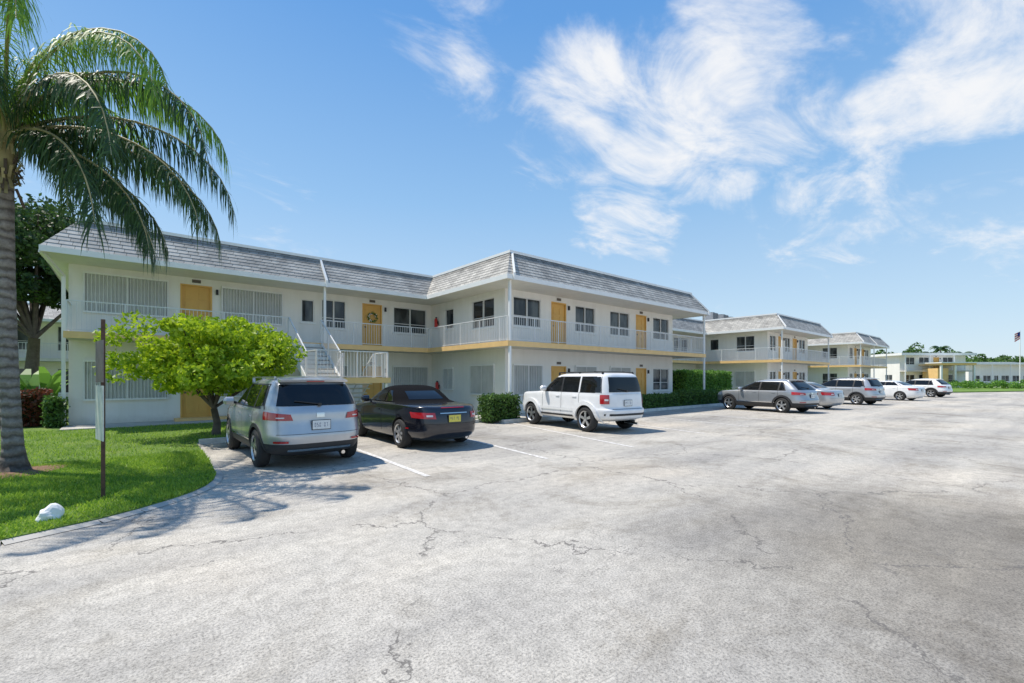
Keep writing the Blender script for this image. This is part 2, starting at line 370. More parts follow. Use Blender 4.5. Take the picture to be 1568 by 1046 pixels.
def building(name,sa,sr,se,left,ret,front,eave_l,tback=30,tl=21.0,tf=14.9,low=None,stairs=None,spouts=()):
    e=empty(name); b=MB(); w=MB()
    dL=tl-1.4; dF=tf-1.4; dR=sr-1.0; dE=se+1.3
    def ops(lst): 
        r=[]
        for (k,a0,a1) in lst:
            for fl,zf in ((0,ZT),(1,Z1)):
                kk=k[fl]
                if kk=='d': r.append((a0,a1,zf,zf+2.1,'d'))
                elif kk in 'ws': r.append((a0,a1,zf+.82,zf+2.1,kk))
                elif kk=='k': r.append((a0,a1,zf+1.0,zf+2.0,'w1'))
                elif kk=='j': r.append((a0,a1,zf+1.0,zf+2.0,'s'))
        return r
    for axis,c,a0,a1,l in (('t',tl,sa,sr,left),('s',sr,tf,tl,ret),('t',tf,sr,se,front)):
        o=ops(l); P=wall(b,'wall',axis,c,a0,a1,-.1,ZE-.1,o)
        for q in o:
            if q[4]=='d': door(w,P,*q[:4])
            elif q[4]=='s': PB(w,P,q[0],q[1],.06,.08,q[2],q[3],'glass'); shutter(w,P,*q[:4])
            else: window(w,P,*q[:4],div=1 if q[4]=='w1' else 2)
    b.face([(sa,tl,-.1),(sa,tback,-.1),(sa,tback,ZE-.1),(sa,tl,ZE-.1)],'wall')
    b.face([(se,tf,-.1),(se,tback,-.1),(se,tback,ZE-.1),(se,tf,ZE-.1)],'wall')
    b.face([(sa,tback,-.1),(se,tback,-.1),(se,tback,ZE-.1),(sa,tback,ZE-.1)],'wall')
    b.obj('walls',e); w.obj('windows_and_doors',e)
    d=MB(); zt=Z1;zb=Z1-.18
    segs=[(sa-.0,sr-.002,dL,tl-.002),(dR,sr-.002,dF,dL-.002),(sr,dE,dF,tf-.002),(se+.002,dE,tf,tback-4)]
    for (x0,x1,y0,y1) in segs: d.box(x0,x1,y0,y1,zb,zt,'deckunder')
    def fas(p,q):
        d.beam((p[0],p[1],(zt+zb)/2+.0),(q[0],q[1],(zt+zb)/2+.0),.03,.21,'orange')
    o_=.016
    fas((sa-.02,dL-o_),(dR-.03,dL-o_)); fas((dR-o_,dL-.03),(dR-o_,dF-.03)); fas((dR-.03,dF-o_-.001),(dE+.03,dF-o_-.001)); fas((dE+o_,dF),(dE+o_,tback-4))
    d.obj('balcony_decks',e)
    r=MB(); i_=.05
    if stairs:
        x0,x1=stairs; railing(r,(sa+.05,dL+i_,zt),(x0,dL+i_,zt)); railing(r,(x1,dL+i_,zt),(dR+i_,dL+i_,zt))
    else: railing(r,(sa+.05,dL+i_,zt),(dR+i_,dL+i_,zt))
    railing(r,(sa+.05,dL+i_+.06,zt),(sa+.05,tl,zt))
    railing(r,(dR+i_,dL+i_-.06,zt),(dR+i_,dF+i_+.06,zt)); railing(r,(dR+i_,dF+i_,zt),(dE-i_,dF+i_,zt)); railing(r,(dE-i_,dF+i_+.06,zt),(dE-i_,tback-4,zt))
    for sx in spouts:
        xx,yy=sx; r.box(xx-.045,xx+.045,yy-.045,yy+.045,.05,ZE-.1,'white')
    r.obj('railings',e)
    rf=MB(); ev=.2
    roof(rf,[(eave_l,dL-ev),(dR-ev,dL-ev),(dR-ev,dF-ev),(dE+ev,dF-ev),(dE+ev,tback+.4),(eave_l,tback+.4)],ZE,ZR,.80)
    for xx,yy in spouts: downspout(rf,xx,yy-.18,(.62 if abs(xx-dR)<.3 else (-.6 if abs(xx-dE)<.3 else 0)),ZE-.2,ZE,ZR,.80)
    rf.obj('mansard_roof',e)
    return e
bA=building('apartment_building',-1.5,12.2,25.4,
 [('ss',-1.1,1.1),('dd',1.5,2.5),('ss',2.85,4.95),('sk',5.75,6.3),('sw',6.6,7.7),('dd',8.47,9.45),('sw',10.05,11.9)],
 [('jk',18.9,19.7),('sw',15.65,17.35)],
 [('sw',12.65,14.3),('dd',14.95,15.95),('sw',16.6,18.1),('sw',19.3,21.0),('dd',21.6,22.6),('ww',23.3,25.0)],
 -2.0,stairs=(4.9,6.15),spouts=[(6.3,19.62),(11.3,13.52),(26.6,13.52)])
bB=building('apartment_building',30,39.8,49.3,
 [('ww',31,33),('dd',34,35),('ww',36,38.4)],[('kk',18.9,19.7),('sw',15.9,17.4)],
 [('ww',40.3,41.6),('dd',42.1,43.1),('ww',43.6,44.8),('dd',45.4,46.4),('ww',47,48.6)],29.5,spouts=[(38.9,13.52),(50.4,13.52)])
bC=building('apartment_building',54,62.5,72.7,
 [('ww',55,57),('dd',58,59),('ww',60,61.6)],[('kk',18.9,19.7),('ww',15.9,17.4)],
 [('ww',63.3,64.6),('dd',65.1,66.1),('ww',66.6,67.8),('dd',68.4,69.4),('ww',70,71.6)],53.5,spouts=[(61.6,13.52),(67.5,13.52),(73.8,13.52)])
s=MB(); n=8
for i in range(n):
    z=Z1-(i+1)*(Z1-1.66)/n*1.0; t1=19.58-i*.28
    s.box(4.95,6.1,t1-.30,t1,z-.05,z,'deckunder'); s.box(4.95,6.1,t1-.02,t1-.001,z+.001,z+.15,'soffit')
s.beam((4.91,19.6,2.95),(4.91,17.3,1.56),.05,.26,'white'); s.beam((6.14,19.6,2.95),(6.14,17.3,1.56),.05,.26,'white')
s.box(4.85,7.5,16.0,17.32,1.5,1.62,'deckunder')
s.box(4.82,7.53,15.96,15.99,1.46,1.66,'orange'); s.box(7.51,7.54,15.995,17.3,1.46,1.66,'orange'); s.box(4.81,4.84,15.995,17.3,1.46,1.66,'orange')
railing(s,(4.9,16.05,1.62),(7.45,16.05,1.62)); railing(s,(4.9,16.12,1.62),(4.9,17.24,1.62)); railing(s,(7.45,16.12,1.62),(7.45,17.2,1.62))
railing(s,(4.91,17.3,1.62),(4.91,19.6,3.08)); railing(s,(6.14,17.3,1.62),(6.14,19.6,3.08))
for i in range(8):
    z=1.62-(i+1)*.185; t0=17.32+i*.28; s.box(6.3,7.4,t0,t0+.3,z-.05,z,'deckunder')
railing(s,(7.45,17.35,1.62),(7.45,19.5,.12)); railing(s,(6.25,17.38,1.6),(6.25,19.5,.12))
for p in ((4.9,16.1),(7.4,16.1)): s.box(p[0]-.05,p[0]+.05,p[1]-.05,p[1]+.05,.04,1.5,'white')
s.obj('staircase',bA)
s=MB(); s.beam((-2.0,19.5,5.45),(-1.62,20.9,5.0),.09,.09,'white'); s.box(-1.66,-1.56,20.85,20.95,.1,5.02,'white'); s.box(1.3,3.6,20.3,20.95,.07,.16,'orange'); s.obj('gutter_downspout',bA)
b=MB()
for i in range(90):
    a=random.random()*6.28; r=.20+random.uniform(-.05,.05); c=Vector((8.96+r*math.cos(a),20.96+random.uniform(-.04,.02),4.55+r*math.sin(a)))
    d=Vector((random.uniform(-1,1),random.uniform(-.4,.4),random.uniform(-1,1))).normalized()*.05; f=d.cross(Vector((0,1,0)))*.5
    b.face([c-d,c+f,c+d,c-f],'leafh' if i%6 else 'white')
b.obj('door_wreath')
for (x,y,z) in ((12.05,20.3,4.2),(12.05,20.2,.95)):
    e=empty('fire_extinguisher',(x,y,z)); b=MB()
    b.tube([(0,0,0),(0,0,.05),(0,0,.42),(0,0,.48),(0,0,.5)],[.07,.085,.085,.05,.03],'red',14); b.obj('tank',e,True)
    b=MB(); b.box(-.02,.02,-.07,.05,.5,.55,'black'); b.beam((0,-.06,.52),(.05,-.1,.2),.02,.02,'black'); b.box(.085,.14,-.04,.04,.15,.35,'plate'); b.obj('valve_and_hose',e)
for (x,y) in ((41.5,20.5),(43.6,20.5),(46,20.8),(56,22)):
    e=empty('air_conditioning_unit',(x,y,ZR-.05)); b=MB()
    b.box(-.5,.5,-.5,.5,.1,1.0,'ac'); b.box(-.55,.55,-.55,.55,0,.09,'plate'); 
    for i in range(7): b.box(-.52,.52,-.515,-.501,.2+i*.11,.25+i*.11,'black')
    b.tube([(0,0,1.0),(0,0,1.06)],[.4,.38],'black',20); b.obj('cabinet',e)

def lowbuilding(name,cx,cy,L,D,h,storeys=1,rz=0,orange=False):
    e=empty(name,(cx,cy,0),rz); L/=2;D/=2
    b=MB(); w=MB(); ops=[]
    for st in range(storeys):
        z=.1+st*2.9; x=-L+.8
        i=0
        while x<L-2:
            if i%3==2: ops.append((x,x+.95,z,z+2.1,'d')); x+=1.6
            else: ops.append((x,x+1.7,z+.85,z+2.1,'w')); x+=2.4
            i+=1
    P=wall(b,'wall','t',-D,-L,L,-.1,h,ops)
    for o in ops: (door if (o[4]=='d' and orange) else window)(w,P,*o[:4])
    P2=wall(b,'wall','s',-L,-D,D,-.1,h,[(-D+1.5,-D+3,.95,2.2)]); window(w,P2,-D+1.5,-D+3,.95,2.2)
    b.face([(L,-D,-.1),(L,D,-.1),(L,D,h),(L,-D,h)],'wall'); b.face([(-L,D,-.1),(L,D,-.1),(L,D,h),(-L,D,h)],'wall')
    b.obj('walls',e); w.obj('windows',e)
    r=MB(); r.box(-L-.7,L+.7,-D-1.2,D+.7,h,h+.35,'white'); r.box(-L-.5,L+.5,-D-1,D+.5,h+.351,h+.4,'roofflat')
    if storeys==2:
        r.box(-L,L,-D-1.3,-D-.002,2.7,2.9,'deckunder'); railing(r,(-L,-D-1.25,2.9),(L,-D-1.25,2.9),step=.2)
    x=-L
    while x<=L: r.box(x-.06,x+.06,-D-1.15,-D-1.03,0,h,'white'); x+=4
    r.obj('roof',e); return e
def W(px,Y): 
    X=(px-784)/697*Y; return (X*CS+Y*SN, -X*SN+Y*CS)
RZ=-.70
lowbuilding('background_building',*W(1396,80),11,8,5.4,storeys=2,rz=RZ,orange=True)
lowbuilding('background_building',*W(1540,104),26,9,4.6,rz=RZ)
lowbuilding('background_building',*W(1450,118),22,9,5.2,storeys=1,rz=RZ)
e=empty('entrance_canopy',(*W(1450,74),0),RZ); b=MB(); b.box(-2.8,2.8,-2,2,3.7,4.0,'orange'); b.box(-3,3,-2.3,2.3,4.001,4.15,'white'); b.box(-2.6,-.9,-1.2,1.5,0,3.2,'orange')
for x in (-2.6,-.4,2.6): b.box(x-.12,x+.12,-1.9,-1.66,0,3.7,'white')
b.obj('canopy_roof',e)
e=empty('neighbouring_apartment_building'); b=MB(); w=MB(); ops=[]
for st in (0,1):
    x=-27.5
    while x<-3.5: ops.append((x,x+2.2,.6+st*2.9,2.3+st*2.9)); x+=3.4
P=wall(b,'wall','t',44,-30,-2,-.1,5.4,ops)
for o in ops: window(w,P,*o)
b.face([(-2,44,-.1),(-2,54,-.1),(-2,54,5.4),(-2,44,5.4)],'wall'); b.obj('walls',e); w.obj('windows',e)
r=MB(); roof(r,[(-30.5,42.2),(-1.2,42.2),(-1.2,55),(-30.5,55)],5.5,6.6,2.0); r.box(-30,-1.5,42.6,43.99,2.75,2.95,'deckunder'); railing(r,(-30,42.65,2.95),(-1.5,42.65,2.95),step=.16)
x=-30
while x<0: r.box(x-.08,x+.08,42.7,42.86,0,5.35,'white'); x+=4.7
r.obj('roof',e)

# ---------------- vegetation ----------------
def leafobj(name,C,size,mk,parent=None,asp=.5,vert=0):
    C=np.asarray(C); n=len(C); a=rng.normal(size=(n,3)); 
    if vert: a[:,2]-=vert
    a/=np.linalg.norm(a,axis=1)[:,None]; r=rng.normal(size=(n,3)); r[:,2]*=.5
    bb=np.cross(a,r); bb/=np.linalg.norm(bb,axis=1)[:,None]
    L=size*rng.uniform(.6,1.3,(n,1)); cc=np.cross(a,bb)*L*.18
    V=np.stack([C-a*L,C+bb*L*asp+cc,C+a*L,C-bb*L*asp+cc],1).reshape(-1,3)
    me=bpy.data.meshes.new(name); me.vertices.add(4*n); me.vertices.foreach_set('co',V.ravel())
    me.loops.add(4*n); me.loops.foreach_set('vertex_index',np.arange(4*n,dtype=np.int32))
    me.polygons.add(n); me.polygons.foreach_set('loop_start',np.arange(0,4*n,4,dtype=np.int32)); 
    me.materials.append(M[mk]); me.update(calc_edges=True); me.validate()
    o=bpy.data.objects.new(name,me); COL.objects.link(o)
    if parent: o.parent=parent
    return o
def lumps(center,rad,nl,lr,per,flat=.7,shell=.55,low=-.35):
    out=[];cs=[]
    for i in range(nl):
        d=rng.normal(size=3); d/=np.linalg.norm(d); 
        if d[2]<low: d[2]*=-.5
        rr=rng.uniform(shell,1.0); c=np.array(center)+d*np.array(rad)*rr; cs.append(c)
        k=rng.normal(size=(per,3)); k/=np.linalg.norm(k,axis=1)[:,None]; k*=rng.uniform(.35,1,(per,1))**.5
        q=lr*rng.uniform(.6,1.25); out.append(c+k*np.array([q,q,q*flat]))
    return np.concatenate(out),cs
e=empty('small_tree',(0,0,0)); base=Vector((1.9,15.2,.04))
P_,cs=lumps((1.72,15.1,2.28),(2.2,2.2,1.12),120,.40,190,.7,.35,-.8)
P2_,cs2=lumps((1.72,15.1,1.62),(1.75,1.75,.35),46,.36,170,.8,.2,-.9)
P_=np.concatenate([P_,P2_]); cs=cs+cs2
P_=P_[P_[:,2]>1.12+.25*np.sin(P_[:,0]*3)*np.cos(P_[:,1]*2.6)]
leafobj('crown',P_,.070,'leafy',e,.5)
b=MB()
fork=base+Vector((-.05,0,.75))
b.tube([base,base+Vector((.03,0,.35)),fork],[.12,.09,.08],'bark',10)
for c in cs[::7]:
    c=Vector(c); mid=fork.lerp(c,.5)+Vector((random.uniform(-.1,.1),random.uniform(-.1,.1),.1)); b.tube([fork,mid,c],[.04,.025,.012],'bark',6)
b.obj('trunk',e,True)
def bigtree(name,base,h,rad,nl,lr,per,size,mk):
    e=empty(name); base=Vector(base); c=base+Vector((0,0,h))
    P_,cs=lumps(tuple(c),rad,nl,lr,per,.8,.3,-.8); leafobj('crown',P_,size,mk,e,.5)
    b=MB(); fork=base+Vector((.2,0,h*.5)); b.tube([base,base+Vector((.1,0,h*.25)),fork],[.35,.28,.22],'bark',10)
    for q in cs[::6]:
        q=Vector(q); b.tube([fork,fork.lerp(q,.5)+Vector((0,0,.3)),q],[.11,.06,.02],'bark',6)
    b.obj('trunk',e,True)
bigtree('background_tree',(-3.9,34.0,0),7.4,(4.1,4.1,4.3),110,1.0,320,.12,'leafd')
bigtree('background_tree',(-15,48,0),8.0,(5,5,3.4),40,1.4,240,.2,'leafd')
pts=[]
for i in range(60):
    k=i/60; x=120+k*130; y=100-k*95+rng.uniform(-6,6); h=rng.uniform(4.5,7.5)
    q,_=lumps((x,y,h*.6),(5,5,h*.45),9,1.8,60,.8,.3); pts.append(q)
for i in range(34):
    X,Y=W(1345+i*6.5,122+rng.uniform(-6,6)); h=(8.5 if i<17 else 6.6)+rng.uniform(-1.5,2)
    q,_=lumps((X,Y,h*.6),(3.5,3.5,h*.4),12,1.5,80,.8,.3); pts.append(q)
leafobj('distant_trees',np.concatenate(pts),.38,'leafh')
def hedge(name,x0,x1,y0,y1,z0,z1,mk='leafh',dens=900,size=.045):
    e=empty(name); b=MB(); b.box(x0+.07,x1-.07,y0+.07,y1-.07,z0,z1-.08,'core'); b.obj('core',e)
    A=[]; 
    def area(n,f): A.append(f(rng.uniform(size=(n,2))))
    Lx,Ly,Lz=x1-x0,y1-y0,z1-z0
    for (w,h,f) in ((Lx,Lz,lambda r:np.stack([x0+r[:,0]*Lx,np.full(len(r),y0),z0+r[:,1]*Lz],1)),(Lx,Lz,lambda r:np.stack([x0+r[:,0]*Lx,np.full(len(r),y1),z0+r[:,1]*Lz],1)),
                    (Ly,Lz,lambda r:np.stack([np.full(len(r),x0),y0+r[:,0]*Ly,z0+r[:,1]*Lz],1)),(Ly,Lz,lambda r:np.stack([np.full(len(r),x1),y0+r[:,0]*Ly,z0+r[:,1]*Lz],1)),
                    (Lx,Ly,lambda r:np.stack([x0+r[:,0]*Lx,y0+r[:,1]*Ly,np.full(len(r),z1)],1))):
        area(int(w*h*dens),f)
    P_=np.concatenate(A)
    bumpv=np.sin(P_[:,0]*5.1)*.03+np.sin(P_[:,1]*6.3+P_[:,0]*2)*.03
    P_+=rng.normal(0,.045,P_.shape); P_[:,2]+=bumpv; leafobj('leaves',P_,size,mk,e,.55); return e
hedge('hedge',9.9,11.3,12.95,13.6,.05,.95)
hedge('hedge',19.6,22.8,12.95,13.55,.1,.72,dens=700)
hedge('hedge',23.2,27.6,12.95,13.6,.1,.86,dens=700)
hedge('tall_hedge',27.2,33.5,15.0,16.2,.1,2.05,dens=500,size=.07,mk='leafl')
hedge('hedge',28.0,36.5,13.2,13.9,.1,.8,dens=500,size=.06)
hedge('hedge',-2.0,-1.62,20.6,21.4,.04,.95,'leafh',900,.05)
hedge('croton_hedge',-4.6,-2.05,21.4,22.4,.04,1.15,'leafr',800,.06)
hedge('hedge',-12,-6.6,22,23.2,.04,1.1,'leafh',600,.06)
hedge('hedge',68,79,11.5,12.6,.1,.8,'leafl',160,.1)
pts=[]
for i in range(26):
    X,Y=W(1448+i*5.2,66+rng.uniform(-3,6)); h=rng.uniform(.6,1.5); q,_=lumps((X,Y,h*.5),(.8,.8,h*.45),4,.45,60,.9,.2); pts.append(q)
leafobj('shrub_bed',np.concatenate(pts),.12,'leafl')
e=empty('banana_plant',(-3.2,25.3,0)); b=MB()
for i in range(38):
    a=random.random()*6.28; L=random.uniform(1.2,2.1); p0=Vector((random.uniform(-1.4,1.0),random.uniform(-.7,.7),.1))
    d=Vector((math.cos(a),math.sin(a),0)); side=Vector((-d.y,d.x,0)); prev=None
    for k in range(6):
        t=k/5; c=p0+Vector((0,0,1))*L*math.sin(t*1.75)*.95+d*L*.6*t*t; w=.17*math.sin(min(1,t+.12)*3.0)+.01
        cur=(c-side*w,c+side*w)
        if prev: b.face([prev[0],prev[1],cur[1],cur[0]],'leafl')
        prev=cur
b.obj('leaves',e)
# queen palm
e=empty('palm_tree'); base=Vector((-1.46,11.3,0)); R_=Vector((.764,-.645,0)); F_=Vector((.645,.764,0))
b=MB(); tp=[];tr=[]
for i in range(22):
    t=i/21; p=base+R_*(-.16*t-.05*math.sin(t*3))+Vector((0,0,.0+5.0*t)); tp.append(p); tr.append(.125-.015*t+.11*math.exp(-t*22)+(.005 if i%2 else 0))
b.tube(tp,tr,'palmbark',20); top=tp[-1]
b.tube([top,top+Vector((0,0,.35)),top+Vector((0,0,.95)),top+Vector((0,0,1.25))],[.12,.15,.11,.05],'rachis',14)
b.obj('trunk',e,True)
b=MB()
for i in range(90):
    a=random.random()*6.28; z=random.uniform(-.15,.8); p=top+Vector((math.cos(a)*.13,math.sin(a)*.13,z)); q=p+Vector((math.cos(a)*.10,math.sin(a)*.10,random.uniform(-.35,.35))); b.beam(p,q,.04,.012,'bark' if i%2 else 'rachis')
b.obj('boots',e)
C0=top+Vector((0,0,.75))
def frond(bl,br,az,p0,L,mk,endp=-85,pw=1.3,nl=135,ll=.78):
    d=R_*math.cos(math.radians(az))+F_*math.sin(math.radians(az)); pos=C0.copy(); S=26; pts=[pos.copy()]; tang=[]
    for i in range(S):
        t=i/S; pit=math.radians(p0+(endp-p0)*t**pw); v=d*math.cos(pit)+Vector((0,0,math.sin(pit))); tang.append(v); pos=pos+v*L/S; pts.append(pos.copy())
    tang.append(tang[-1]); side=Vector((-d.y,d.x,0))
    br.tube(pts[::2],[.03*(1-i/13)+.005 for i in range(14)][:len(pts[::2])],'rachis',6)
    for i in range(nl):
        t=.12+.88*i/nl; k=t*S; i0=min(int(k),S-1); p=pts[i0].lerp(pts[i0+1],k-i0); tg=tang[i0]
        l=ll*(.45+.55*math.sin(min(1,t*1.15)*math.pi*.85))*random.uniform(.6,1.2)
        for sg in (-1,1):
            s0=(side*sg*random.uniform(.2,1.0)+tg*random.uniform(.0,.6)+Vector((0,0,random.uniform(-.6,.4)))).normalized()
            q0=p; w=.0115; fr=tg.cross(s0).normalized(); wd=s0.cross(fr).normalized()
            dirv=s0.copy(); prev=(q0-wd*w*.6,q0+wd*w*.6); g_=random.uniform(.5,1.3)
            for kx in range(4):
                dirv=(dirv+Vector((random.uniform(-.08,.08),random.uniform(-.08,.08),-g_))).normalized(); q0=q0+dirv*l/4; ww=w*(1,.9,.6,.08)[kx]; cur=(q0-wd*ww,q0+wd*ww)
                bl.face([prev[0],prev[1],cur[1],cur[0]],mk); prev=cur
bl=MB(); br=MB()
specs=[(-6,45,4.7,'frond'),(16,32,4.3,'frond'),(-26,30,4.4,'frond'),(30,18,3.9,'frond'),(-48,30,3.9,'frond'),(4,16,4.0,'frond'),(-15,62,4.5,'frondy'),(25,64,4.4,'frondy'),(60,40,4.0,'frond'),(90,30,3.8,'frond'),
(120,50,4.0,'frond'),(150,30,3.8,'frond'),(180,50,4,'frond'),(205,25,3.6,'frond'),(235,45,4,'frond'),(265,30,3.6,'frondy'),(-70,55,4.1,'frondy'),(-88,20,3.3,'frondy'),(80,72,4,'frondy'),(-40,75,4.2,'frondy'),(200,75,3.8,'frondy'),(46,0,3.0,'frond'),(2,-6,3.3,'frond'),(24,-12,3.0,'frond'),(-22,0,3.5,'frond'),(-5,78,4.4,'frondy'),(40,80,4.0,'frondy'),(-60,80,4.2,'frondy')]
for sp in specs: frond(bl,br,sp[0],sp[1],sp[2],sp[3])
bl.obj('fronds',e); br.obj('rachises',e,True)
b=MB()
for i in range(26):
    a0=2*math.pi*i/26;a1=2*math.pi*(i+1)/26
    r0=.6+.08*math.sin(3*a0);r1=.6+.08*math.sin(3*a1)
    b.face([base+Vector((0,0,.10)),base+Vector((math.cos(a0)*r0,math.sin(a0)*r0,.055)),base+Vector((math.cos(a1)*r1,math.sin(a1)*r1,.055))],'mulch')
b.obj('mulch_ring',e)
for (x,y,h) in ((*W(1440,112),9.0),(*W(1425,116),7.8),(*W(1475,130),8.6),(*W(1395,125),8.5)):
    e=empty('distant_palm_tree',(x,y,0)); b=MB(); b.tube([(0,0,0),(.2,0,h*.5),(0,0,h)],[.22,.16,.14],'palmbark',8)
    for i in range(16):
        a=random.random()*6.28; d=Vector((math.cos(a),math.sin(a),0)); sd=Vector((-d.y,d.x,0)); p0=random.uniform(-.2,1.1); pos=Vector((0,0,h)); prev=None
        for k in range(8):
            t=k/7; pit=p0-(p0+1.2)*t; w=.38*math.sin(min(1,t+.15)*3)+.02
            for sg in (-1,1):
                q=pos+sd*sg*w+Vector((0,0,-w*.8))
                if prev: b.face([prev[0],prev[1] if sg>0 else prev[2],q,pos],'frond')
            prev=(pos.copy(),pos+sd*w+Vector((0,0,-w*.8)),pos-sd*w+Vector((0,0,-w*.8))); pos=pos+(d*math.cos(pit)+Vector((0,0,math.sin(pit))))*.38
    b.obj('crown_and_trunk',e)
def inpoly(X,Y,poly):
    ins=np.zeros(len(X),bool); n=len(poly)
    for i in range(n):
        x0,y0=poly[i];x1,y1=poly[(i+1)%n]
        c=((y0>Y)!=(y1>Y)); xx=(x1-x0)*(Y-y0)/((y1-y0) if y1!=y0 else 1e-9)+x0
        ins^=(c&(X<xx))
    return ins
def blades(n,x0,x1,y0,y1,h):
    X=rng.uniform(x0,x1,n);Y=rng.uniform(y0,y1,n); k=inpoly(X,Y,lawn)&~((X>-1.7)&(Y>19.3)); X=X[k];Y=Y[k]
    n=len(X); a=rng.uniform(0,6.28,n); hh=h*rng.uniform(.5,1.3,n)*(1+.3*np.sin(X*2.1)*np.cos(Y*1.7)); w=.009; z=np.full(n,.043)
    lx=rng.normal(0,.5,n)*hh; ly=rng.normal(0,.5,n)*hh
    return np.stack([np.stack([X-w*np.cos(a),Y-w*np.sin(a),z],1),np.stack([X+w*np.cos(a),Y+w*np.sin(a),z],1),np.stack([X+lx,Y+ly,z+hh],1)],1)
V=np.concatenate([blades(100000,-7,1.38,6.4,12,.05),blades(40000,-9,10.3,12,19.5,.06)]).reshape(-1,3)
nv=len(V); me=bpy.data.meshes.new('grass'); me.vertices.add(nv); me.vertices.foreach_set('co',V.ravel()); me.loops.add(nv); me.loops.foreach_set('vertex_index',np.arange(nv,dtype=np.int32))
me.polygons.add(nv//3); me.polygons.foreach_set('loop_start',np.arange(0,nv,3,dtype=np.int32)); me.materials.append(M['blade']); me.update(calc_edges=True); me.validate()
COL.objects.link(bpy.data.objects.new('grass',me))

# sign post
e=empty('sign_post',(-.25,8.13,0)); b=MB()
b.box(-.022,.022,-.022,.022,-.05,2.42,'rust'); b.obj('post',e)
vdir=Vector((-.25,8.13,0)).normalized(); pd=Vector((vdir.x*math.cos(.16)-vdir.y*math.sin(.16),vdir.x*math.sin(.16)+vdir.y*math.cos(.16),0)); o=Vector((-vdir.y,vdir.x,0))*.035
b=MB(); b.beam(o-pd*.23+Vector((0,0,1.86)),o+pd*.23+Vector((0,0,1.86)),.012,.55,'signw'); b.beam(o-pd*.23+Vector((0,0,1.18)),o+pd*.23+Vector((0,0,1.18)),.012,.72,'signg'); b.obj('sign_panels',e)
bm=bmesh.new(); bmesh.ops.create_icosphere(bm,subdivisions=3,radius=1)
for v in bm.verts:
    c=v.co; k=1+.16*math.sin(c.x*3.1+1)*math.cos(c.y*2.7)+.08*math.sin(c.z*7+c.x*5); v.co=Vector((c.x*.13*k,c.y*.11*k,max(-.03,c.z*.13*k)))
me=bpy.data.meshes.new('white_rock'); bm.to_mesh(me); bm.free(); me.materials.append(M['rock']); o=bpy.data.objects.new('white_rock',me); o.location=(-.67,7.33,.06); COL.objects.link(o)
e=empty('flagpole',(*W(1562,78),0)); b=MB(); b.tube([(0,0,0),(0,0,9.8)],[.08,.05],'white',8); b.obj('pole',e)
M['blue']=simple('flag_blue',(.02,.03,.2),.8,.05,1)
b=MB()
for i in range(7): b.face([(-.05,0,9.6-i*.18),(-.7,.6,9.2-i*.2),(-.7,.6,9.0-i*.2),(-.05,0,9.42-i*.18)],'red' if i%2==0 else 'white')
b.face([(-.05,-.01,9.6),(-.35,.25,9.4),(-.35,.25,8.7),(-.05,-.01,8.9)],'blue'); b.obj('flag',e)

# ---------------- cars ----------------
def interp(keys,z):
    zs=[k[0] for k in keys]
    if z<=zs[0]: return keys[0][1:]
    if z>=zs[-1]: return keys[-1][1:]
    i=max(j for j in range(len(zs)) if zs[j]<=z); i=min(i,len(zs)-2)
    h=zs[i+1]-zs[i]; t=(z-zs[i])/h; out=[]
    def sl(j,c): return (keys[j+1][c]-keys[j][c])/(zs[j+1]-zs[j])
    def tan(j,c):
        if j==0: return sl(0,c)
        if j==len(zs)-1: return sl(j-1,c)
        a,b=sl(j-1,c),sl(j,c)
        return 0 if a*b<=0 else 2*a*b/(a+b)
    for c in range(1,len(keys[0])):
        m0=tan(i,c)*h;m1=tan(i+1,c)*h;p0=keys[i][c];p1=keys[i+1][c]
        out.append((2*t**3-3*t*t+1)*p0+(t**3-2*t*t+t)*m0+(-2*t**3+3*t*t)*p1+(t**3-t*t)*m1)
    return out
def paint(name,col,metal,rough=.3):
    m,nt,b=newmat(name); b.inputs['Metallic'].default_value=metal
    b.inputs['Roughness'].default_value=rough; b.inputs['Coat Weight'].default_value=.8; b.inputs['Coat Roughness'].default_value=.04
    co=objco(nt); c=ramp(nt,noise(nt,2.5,4,.6,co),[(.3,tuple(x*.93 for x in col)),(.7,tuple(min(1,x*1.05) for x in col))]); nt.links.new(c,b.inputs['Base Color'])
    return m
M['p_silver']=paint('car_paint_silver',(.50,.51,.52),.55); M['p_white']=paint('car_paint_white',(.82,.82,.81),0); M['p_black']=paint('car_paint_black',(.012,.013,.02),.1,.2)
M['p_grey']=paint('car_paint_grey',(.40,.42,.44),.6)
M['tyre']=simple('tyre_rubber',(.025,.025,.025),.8,.1,9); M['alloy']=simple('alloy_wheel',(.55,.56,.57),.3,.05,4,metal=.8); M['well']=simple('wheel_well',(.01,.01,.01),.9,.1,4)
M['tail']=simple('tail_light_red',(.42,.012,.015),.12,.2,9,coat=1); M['tailw']=simple('reverse_light',(.7,.68,.66),.15,.1,9,coat=1); M['chrome']=simple('chrome',(.7,.7,.7),.12,.03,4,metal=1)
M['licence']=simple('licence_plate',(.72,.74,.72),.4,.1,20); M['liy']=simple('licence_plate_yellow',(.7,.6,.1),.4,.1,20); M['pltxt']=simple('plate_text',(.08,.1,.2),.4,.1,20)
M['soft']=simple('convertible_fabric',(.006,.006,.007),.95,.2,20,bmp=.2,bscale=200,spec=.1); M['head']=simple('headlight',(.6,.62,.64),.1,.1,8,coat=1)
M['cladding']=simple('car_cladding',(.03,.03,.032),.6,.1,6)
